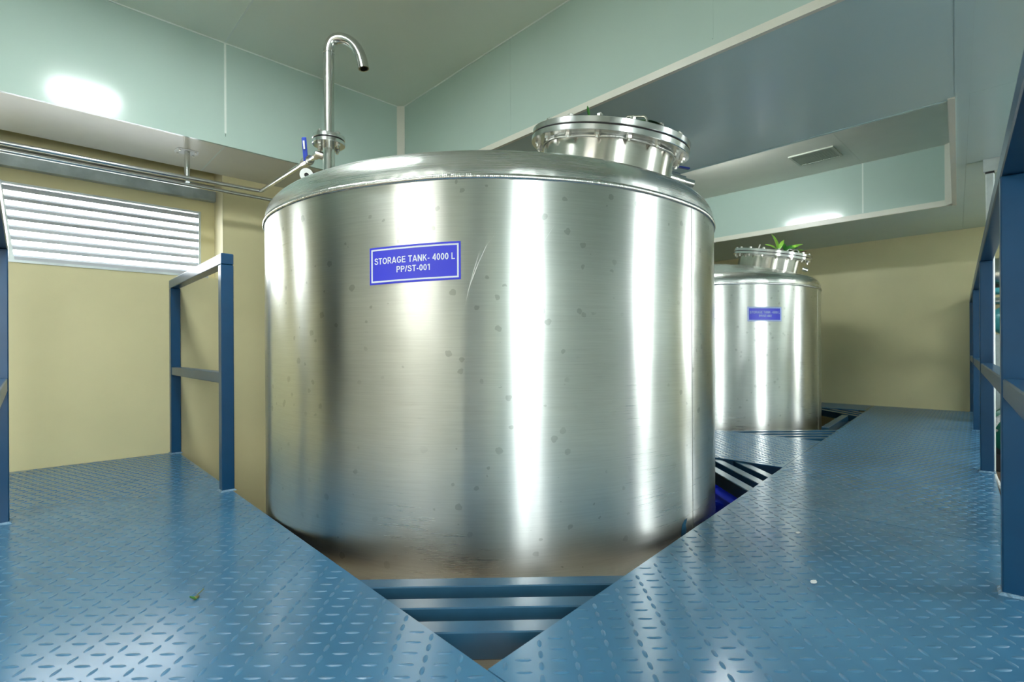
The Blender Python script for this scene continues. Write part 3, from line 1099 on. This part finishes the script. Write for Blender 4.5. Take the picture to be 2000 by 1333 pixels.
# far tank: a copy with parts, before the front tank gets its own label
bpy.context.view_layer.update()
tank2 = copy_tree(tank)
tank2.location = TL + Vector((3.284, .496, 0))
tank2['label'] = 'steel storage tank in the background with bright green leaves on its lid'
tank['group'] = tank2['group'] = 'steel storage tanks'
make_label(tank, -145.1, .9105, .034, 'PP/ST-001', M['print'], .0052, .0062)
TX, TY = TX + 3.284, TY + .496
make_label(tank2, -125.8, .921, 0.0, 'PP/ST-002', M['print_far'], .0095, .002)
TX, TY = TX - 3.284, TY - .496

# chip of blue paint low on the front tank's shell
ca = math.radians(-91.2)
q = MB()
pts = [(-.02, -.035), (.004, -.05), (.02, -.02), (.014, .0), (.026, .022), (.006, .02), (-.012, .004)]
q.add([on_shell(p, ca, .0, TR + .0008, 0) for p in pts], [tuple(range(len(pts)))])
o = q.build('paint_smear', M['bar'], tank, loc=(TX + TR * math.cos(ca), TY + TR * math.sin(ca), 0))
outward(o, ca)

SCRATCHES = [[(-130.45, 1.01), (-132.597, 0.96), (-134.15, 0.897), (-135.449, 0.834), (-136.412, 0.763)], [(-133.71, 0.944), (-134.752, 0.881), (-135.623, 0.826)], [(-121.014, 1.028), (-122.912, 0.975)], [(-127.285, 0.976), (-125.721, 0.989)]]


# long thin scratches in the shell right of the label
def scratch(pts, wd_=.0011):
    mb = MB()
    n = 24
    for i in range(n + 1):
        t = i / n * (len(pts) - 1)
        k = min(int(t), len(pts) - 2)
        f = t - k
        a = pts[k][0] * (1 - f) + pts[k + 1][0] * f
        z = pts[k][1] * (1 - f) + pts[k + 1][1] * f
        w_ = wd_ * math.sin(PI * min(1, max(.06, i / n)))
        r_ = TR + .0004
        for q in (-1, 1):
            aa = math.radians(a) + q * w_ / TR
            mb.v.append((TX + r_ * math.cos(aa), TY + r_ * math.sin(aa), z + q * w_ * .5))
    for i in range(n):
        mb.f.append((2 * i, 2 * i + 1, 2 * i + 3, 2 * i + 2))
    a0_ = math.radians(pts[0][0])
    o_ = mb.build('scratch', M['scratch'], tank, loc=(TX + TR * math.cos(a0_), TY + TR * math.sin(a0_), pts[0][1]))
    outward(o_, a0_)


for sc in SCRATCHES:
    scratch(sc)

# ------------------------------------------------------------------ vent pipe on the front tank
VP = Vector((1.081, 2.424, 0))
vz = dome_z((VP - Vector((TX, TY, 0))).length)
vent = thing('vent_pipe', 'tall swan neck vent pipe bolted on the front tank', 'pipe', (VP.x, VP.y, vz))
VL = vent.location.copy()
P = lambda r_, z_, f_=0.0: VP + right * r_ + fwd * f_ + Vector((0, 0, z_))
PR = .0255
FZV = 1.64
MB().tube([P(0, vz - .01), P(0, FZV)], PR * 1.08, 28).build('stub', M['pipe'], vent, loc=VL, smooth=True)
for nm, a, b in (('lower_flange', FZV, FZV + .018), ('upper_flange', FZV + .024, FZV + .042)):
    MB().lathe([(PR * .9, a), (.0745, a), (.076, a + .0015), (.076, b - .0015), (.0745, b), (PR * .9, b)], 64, Matrix.Translation(VP), closed=True).build('flange', M['flange'], vent, loc=VL, smooth=True)
MB().lathe([(PR, FZV + .018), (.068, FZV + .018), (.068, FZV + .024), (PR, FZV + .024)], 48, Matrix.Translation(VP), closed=True).build('gasket', M['gasket'], vent, loc=VL, smooth=True)
for k in range(4):
    a = math.radians(-90 + 22 + 90 * k)
    q = VP + Vector((.056 * math.cos(a), .056 * math.sin(a), 0))
    mb = bolt_mesh(.0125, FZV - .0002, FZV + .0422, .012, .0065)
    mb.v = [(x + q.x, y + q.y, z) for x, y, z in mb.v]
    mb.build('bolt', M['bolt'], vent, loc=VL)
MB().tube([P(0, FZV + .042), P(.002, 2.088)], PR, 28).build('pipe', M['pipe'], vent, loc=VL, smooth=True)
mb = MB().lathe([(PR + .0005, -.002), (PR + .002, 0), (PR + .0005, .002)], 28, Matrix.Translation(P(.002, 2.090)))
mb.build('pipe_weld', M['bead'], vent, loc=VL, smooth=True)
cp = [(.002, 2.088), (.002, 2.10), (.0045, 2.118), (.011, 2.136), (.022, 2.151), (.037, 2.159), (.055, 2.161), (.075, 2.158), (.094, 2.151), (.112, 2.140),
      (.128, 2.126), (.142, 2.109), (.153, 2.090), (.162, 2.070), (.169, 2.048), (.174, 2.026), (.178, 2.005)]
pts = [P(a, b, -.10 * a) for a, b in cp]
g = MB().tube(pts, PR, 28, caps=False)
inner = MB().tube(pts[-5:], PR * .88, 28, caps=False)
g.add(inner.v, inner.f)
# annular rim at the open mouth
n0 = len(cp) * 28
a0 = (len(cp) - 1) * 28
b0 = n0 + 4 * 28
for k in range(28):
    k2 = (k + 1) % 28
    g.f.append((a0 + k, a0 + k2, b0 + k2, b0 + k))
g.build('swan_neck', M['pipe'], vent, loc=VL, smooth=True, angle=60)
MB().lathe([(.0002, 0), (PR * .86, 0)], 20, Matrix.Translation(pts[-4])).build('pipe_bore_shade', M['black'], vent, loc=VL)  # black disc stands in for the dark inside the pipe mouth

# ------------------------------------------------------------------ wall pipes, hanger, inlet valve
PY = 3.50
elb = Vector((1.10, PY, 1.667))
sup = thing('supply_pipe', 'steel pipe along the window wall, bending out to the front tank', 'pipe', (.7, PY, 1.66))
SL = sup.location.copy()
MB().tube([(-2.15, PY, 1.652), (.4, PY, 1.657), (elb.x - .03, PY, 1.667), (elb.x - .008, PY - .004, 1.667), (elb.x + .004, PY - .012, 1.667), (elb.x + .006, PY - .04, 1.666)], .0125, 18).build('pipe', M['pipe'], sup, loc=SL, smooth=True)
vend = VP + Vector((-.036, .07, 1.600))
va_ = Vector((elb.x + .006, PY - .04, 1.666))
MB().tube([va_, vend], .0125, 18).build('branch_pipe', M['pipe'], sup, loc=SL, smooth=True)
vb = va_.lerp(vend, .87)
dv = (vend - va_).normalized()
o = MB().tube([vb - dv * .05, vb - dv * .03, vb - dv * .03, vb + dv * .03, vb + dv * .03, vb + dv * .05], .02, 18, rs=[.021, .021, .025, .025, .021, .021]).build('ball_valve', M['neck'], sup, loc=SL, smooth=True)
hv = vb + Vector((-.018, -.030, 0))
MB().bar(hv + Vector((0, 0, -.012)), hv + Vector((-.012, -.006, .105)), .024, .007, (.69, .724, 0)).build('lever', M['blue_handle'], o, loc=SL, bevel=.003)
MB().bar(hv + Vector((-.010, -.0095, .045)), hv + Vector((-.0155, -.012, .085)), .008, .004, (.69, .724, 0)).build('lever_mark', M['white_plastic'], o, loc=SL)
MB().tube([vend, vend + dv * .03, VP + Vector((-.01, .02, 1.59))], .018, 16).build('elbow', M['neck'], sup, loc=SL, smooth=True)

low = tag(MB().tube([(-2.15, PY + .035, 1.622), (1.6, PY + .04, 1.636)], .0115, 18).build('return_pipe', M['pipe'], None, smooth=True, loc=(.5, PY + .047, 1.62)),
          'lower steel pipe running straight along the window wall', 'pipe')
hg = thing('pipe_hanger', 'short steel post hanging the pipes from the soffit', 'bracket', (.70, PY + .02, SOF))
HL = hg.location.copy()
MB().tube([(.70, PY + .006, 1.672), (.70, PY + .006, SOF - .004)], .015, 20).build('post', M['pipe'], hg, loc=HL, smooth=True)
MB().prism([(.648, PY - .03), (.752, PY - .03), (.762, PY + .02), (.752, PY + .06), (.648, PY + .06), (.638, PY + .02)], SOF - .005, SOF - .0005).build('plate', M['white_plastic'], hg, loc=HL)
for dx_, dy_ in ((-.04, -.018), (.04, -.018), (-.04, .045), (.04, .045)):
    MB().tube([(.70 + dx_, PY + dy_, SOF - .012), (.70 + dx_, PY + dy_, SOF - .004)], .006, 8).build('bolt', M['bolt'], hg, loc=HL)
MB().bar((.70, PY - .02, 1.637), (.70, PY + .07, 1.637), .02, .006).build('saddle', M['galv'], hg, loc=HL)

# white ring on a small nozzle beside the vent pipe
wc = Vector((.99, 2.47, 1.488))
wd_ = (Vector((0, 0, .64)) - wc).normalized()
mq = wd_.to_track_quat('Z', 'Y').to_matrix().to_4x4()
mq.translation = wc
wr = thing('white_nozzle_ring', 'white plastic ring on a small nozzle beside the vent pipe', 'ring', tuple(wc))
MB().lathe([(.0115, -.006), (.030, -.006), (.031, 0), (.030, .005), (.0115, .005)], 40, mq, closed=True).build('ring', M['white_plastic'], wr, loc=wc, smooth=True)
MB().lathe([(.0002, .002), (.0115, .002), (.0115, -.05)], 20, mq).build('nozzle', M['neck'], wr, loc=wc, smooth=True)
MB().lathe([(.0002, .0026), (.0105, .0026)], 20, mq).build('bore_shade', M['gasket'], wr, loc=wc)  # black disc painted in as the shade of the ring's hole
MB().tube([wc - wd_ * .045, wc - wd_ * .05 + Vector((.02, -.03, -.10)), wc + Vector((.06, -.06, -.22))], .012, 12).build('stem', M['neck'], wr, loc=wc, smooth=True)


# ------------------------------------------------------------------ leaves on the lids
def leaf_mb(base, dr, up, ln, wd, curl=.25):
    """pointed leaf with a folded midrib, bending down"""
    mb = MB()
    dr, up = Vector(dr).normalized(), Vector(up).normalized()
    sd = dr.cross(up).normalized()
    up = sd.cross(dr)
    n = 7
    rows = []
    for i in range(n + 1):
        t = i / n
        wv = wd * math.sin(PI * min(.98, t * .92 + .05)) ** .8 * (1 - .25 * t) * .5 + .0005
        c = Vector(base) + dr * (ln * t) - up * (curl * ln * t * t)
        rows.append((c - sd * wv + up * wv * .35, c, c + sd * wv + up * wv * .35))
    for r_ in rows:
        mb.v += [tuple(q_) for q_ in r_]
    for i in range(n):
        a, b = 3 * i, 3 * (i + 1)
        mb.f += [(a, a + 1, b + 1, b), (a + 1, a + 2, b + 2, b + 1)]
    low_ = [tuple(Vector(v) - up * .0012) for v in mb.v]
    k = len(mb.v)
    mb.v += low_
    mb.f += [tuple(i + k for i in reversed(f)) for f in list(mb.f)]
    return mb


def sprig(label, mat4, leaves, extra=None, flower=None):
    base = mat4 @ Vector(leaves[0][0])
    t = thing('leaf_sprig', label, 'leaves', tuple(base), 'leaf garlands on the tank lids')
    stem = [mat4 @ Vector(l[0]) for l in leaves]
    if len(stem) > 1:
        MB().tube(stem, .0022, 6).build('stem', M['leaf'], t, loc=base)
    for b, d, u, ln, wd, cu, li_ in leaves:
        leaf_mb(mat4 @ Vector(b), mat4.to_3x3() @ Vector(d), mat4.to_3x3() @ Vector(u), ln, wd, cu).build('leaf', M['leaf_light'] if li_ else M['leaf'], t, loc=base, smooth=True)
    if flower:
        c = mat4 @ Vector(flower)
        for k in range(6):
            a = k * PI / 3
            leaf_mb(c, mat4.to_3x3() @ Vector((math.cos(a), math.sin(a), .35)), (0, 0, 1), .035, .022, .2).build('petal', M['red'], t, loc=base, smooth=True)
    return t


LF = lid_frame(mc, az)
sprig('dark green leaves lying on the lid of the front tank', LF,
      [((.045, -.275, .004), (1, -.02, .30), (0, -.3, 1), .125, .060, .42, 0), ((.03, -.265, .004), (1, .2, .36), (0, -.3, 1), .12, .055, .45, 0),
       ((-.02, -.28, .003), (-.95, -.1, .18), (0, 0, 1), .060, .018, .2, 0), ((.06, -.26, .004), (1, -.1, .24), (0, 0, 1), .10, .05, .4, 0)])
sprig('thin green leaf tip standing up behind the front rim of the front tank lid', LF,
      [((-.132, -.265, .0), (-.30, .1, 1), (0, -1, 0), .046, .010, .1, 0), ((-.13, -.25, .002), (.5, .3, .2), (0, 0, 1), .04, .014, .2, 0)])
LF2 = LF.copy()
LF2.translation = LF.translation + Vector((3.284, .496, 0))
sprig('bright green leaves with a red flower on the lid of the far tank', LF2,
      [((-0.020, -.25, .004), (.7, -.1, .75), (0, -.5, 1), .13, .055, .5, 0), ((-0.010, -.24, .004), (-.2, .2, .9), (0, -1, .2), .10, .045, .4, 0), ((0.010, -.26, .004), (1, .1, .3), (0, -.4, 1), .13, .05, .2, 0),
       ((0.020, -.25, .004), (.5, -.2, 1), (-.6, -.5, 1), .12, .055, .6, 1), ((0.050, -.23, .004), (.45, .1, 1), (-.6, -.6, .6), .11, .055, .6, 0), ((0.070, -.24, .004), (.9, -.1, .6), (0, -.5, 1), .10, .05, .4, 1)],
      flower=(.160, -.225, .020))
sprig('light green upright leaves at the middle of the far tank lid', LF2,
      [((-0.090, -.265, .002), (-.22, .1, 1), (.4, -.9, .3), .15, .045, .35, 1), ((-0.090, -.26, .002), (-.9, .0, .55), (0, -.6, 1), .11, .04, .3, 1), ((-0.080, -.265, .002), (.25, .1, 1), (-.6, -.7, .2), .11, .035, .3, 1)])
# pin on the far lid
tag(MB().tube([LF2 @ Vector((-.21, -.16, .0)), LF2 @ Vector((-.205, -.16, .04))], .006, 10).build('lid_pin', M['bolt'], None, loc=tuple(LF2 @ Vector((-.21, -.16, 0)))), 'small upright steel pin on the left of the far tank lid', 'pin')

# ------------------------------------------------------------------ things below and on the deck
dc = Vector((2.77, 1.065, FZ))
dr = thing('blue_drum', 'bright blue plastic drum standing below the walkway beside the front tank', 'drum', tuple(dc))
rim = [(.0005, .02), (.26, .0), (.285, .02), (.288, .30), (.296, .32), (.288, .34), (.288, .56), (.296, .58), (.288, .60), (.285, .84), (.27, .868), (.24, .87), (.235, .855), (.0005, .855)]
MB().lathe(rim, 64, Matrix.Translation(dc)).build('body', M['drum'], dr, loc=dc, smooth=True)
MB().lathe([(.0005, .873), (.03, .873), (.03, .855)], 20, Matrix.Translation(dc + Vector((.1, .1, 0)))).build('bung', M['black'], dr, loc=dc, smooth=True)

lb = Vector((.314, 1.513, .0025))
t = thing('fallen_leaf', 'small withered yellow leaf scrap on the left walkway', 'leaf', tuple(lb))
leaf_mb(lb, (.5, .8, .1), (0, 0, 1), .028, .012, .2).build('blade', M['dry'], t, loc=lb, smooth=True)
leaf_mb(lb + Vector((.004, -.002, .001)), (-.6, .5, .1), (0, 0, 1), .018, .009, -.3).build('blade', M['leaf'], t, loc=lb, smooth=True)
MB().tube([lb + Vector((.01, .02, .002)), lb + Vector((.03, .042, .004))], .0012, 6).build('stalk', M['dry'], t, loc=lb)
for (x, y, ang, sc), lab in (((1.555, .445, .6, 1.0), 'white paint fleck in the middle of the right walkway'), ((1.93, .60, .2, .9), 'small white fleck just before the plate joint on the right walkway')):
    pp = [(math.cos(k * PI / 4 + ang) * .013 * sc * (1 + .2 * math.sin(k * 3)), math.sin(k * PI / 4 + ang) * .008 * sc) for k in range(8)]
    tag(MB().prism([(x + a, y + b) for a, b in pp], .0021, .0030).build('paint_fleck', M['chip'], None, loc=(x, y, .002)), lab, 'fleck')

# ------------------------------------------------------------------ machinery beyond the right railing
gx, gy = 4.40, .253
gc = thing('steel_column', 'pale galvanised box column beyond the right railing', 'column', (gx, gy, FZ))
GL = gc.location.copy()
MB().box(gx - .02, gx + .02, gy - .02, gy + .02, FZ, 1.73).build('post', M['galv_light'], gc, loc=GL, bevel=.004)
MB().box(gx - .03, gx + .03, gy - .9, gy + .03, 1.74, SOF - .001).build('head_beam', M['galv_light'], gc, loc=GL)
MB().box(gx - .021, gx + .021, gy - .021, gy + .021, 1.73, 1.74).build('cap', M['gasket'], gc, loc=GL)

vs_c = Vector((6.25, .36, 1.27))
vsl = thing('steel_vessel', 'horizontal steel vessel seen between the right railing posts', 'vessel', (6.25, -.2, FZ))
VSL = vsl.location.copy()
MB().tube([(6.25, .34, 1.28), (6.25, .33, 1.28), (6.25, -1.1, 1.28), (6.25, -1.12, 1.28)], .15, 40, rs=[.13, .15, .15, .13]).build('body', M['neck'], vsl, loc=VSL, smooth=True)
MB().tube([(6.25, .30, 1.28), (6.25, .27, 1.28)], .165, 40).build('band', M['pipe'], vsl, loc=VSL, smooth=True)
for y in (-.1, -.95):
    MB().box(6.19, 6.31, y - .03, y + .03, FZ, 1.15).build('stand', M['galv'], vsl, loc=VSL)
tag(MB().tube([(6.05, .34, 1.12), (6.05, -1.2, 1.12)], .03, 20).build('teal_pipe', M['teal'], None, smooth=True, loc=(6.05, -.4, 1.12)), 'thin teal pipe in front of the steel vessel', 'pipe')
tag(MB().tube([(6.0, .34, 1.03), (6.0, -1.2, 1.03)], .032, 20).build('steel_pipe', M['pipe'], None, smooth=True, loc=(6.0, -.4, 1.03)), 'polished steel pipe below the teal pipe beyond the right railing', 'pipe')
tv = Vector((5.85, .235, .86))
tvt = thing('teal_motor', 'round teal motor behind the second post of the right railing', 'motor', (5.9, .2, FZ))
TVL = tvt.location.copy()
mt_ = Matrix.Translation(tv) @ Matrix.Rotation(math.radians(-90), 4, 'Y')
MB().lathe([(.0005, .06), (.05, .06), (.095, .04), (.115, .01), (.12, -.03), (.12, -.12), (.09, -.15), (.0005, -.15)], 40, mt_).build('housing', M['teal'], tvt, loc=TVL, smooth=True)
MB().tube([tv + Vector((.02, .02, .11)), tv + Vector((.02, .03, .16)), tv + Vector((.02, -.04, .165)), tv + Vector((.02, -.06, .11))], .013, 12).build('lifting_eye', M['teal'], tvt, loc=TVL, smooth=True)
MB().box(5.82, 5.98, .15, .32, FZ, .745).build('pedestal', M['galv'], tvt, loc=TVL, bevel=.004)
pc = Vector((5.30, .155, .02))
pt = thing('green_pump', 'green pump on the lower level beyond the right railing', 'pump', (5.35, .1, FZ))
PTL = pt.location.copy()
mp_ = Matrix.Translation(pc) @ Matrix.Rotation(math.radians(-90), 4, 'Y')
MB().lathe([(.0005, .10), (.07, .10), (.075, .06), (.14, .05), (.18, .02), (.185, -.08), (.17, -.12), (.10, -.13), (.10, -.40), (.0005, -.40)], 44, mp_).build('casing', M['green'], pt, loc=PTL, smooth=True)
MB().box(5.15, 5.75, -.20, .325, FZ, -.28).build('plinth', M['floor'], pt, loc=PTL, bevel=.01)
MB().box(5.2, 5.7, -.02, .31, -.28, -.15).build('base', M['black'], pt, loc=PTL, bevel=.006)
for k in range(8):
    a = k * PI / 4
    q = pc + Vector((-.056, .12 * math.cos(a), .12 * math.sin(a)))
    MB().tube([q, q + Vector((-.02, 0, 0))], .012, 6).build('bolt', M['bolt'], pt, loc=PTL)
hs = [(5.1, .30, -.02), (5.08, .285, .06), (5.06, .25, .13), (5.05, .20, .175), (5.05, .12, .20), (5.05, .0, .19)]
tag(MB().tube(hs, .016, 12).build('braided_hose', M['hose'], None, smooth=True, loc=hs[0]), 'pale braided hose arching over the green pump', 'hose')
hs = [(4.9, .285, -.18), (4.88, .26, -.27), (4.85, .22, -.36), (4.84, .17, -.43), (4.82, .08, -.50), (4.82, -.1, -.56)]
tag(MB().tube(hs, .013, 12).build('braided_hose', M['hose'], None, smooth=True, loc=hs[0]), 'pale braided hose sagging below the green pump', 'hose')
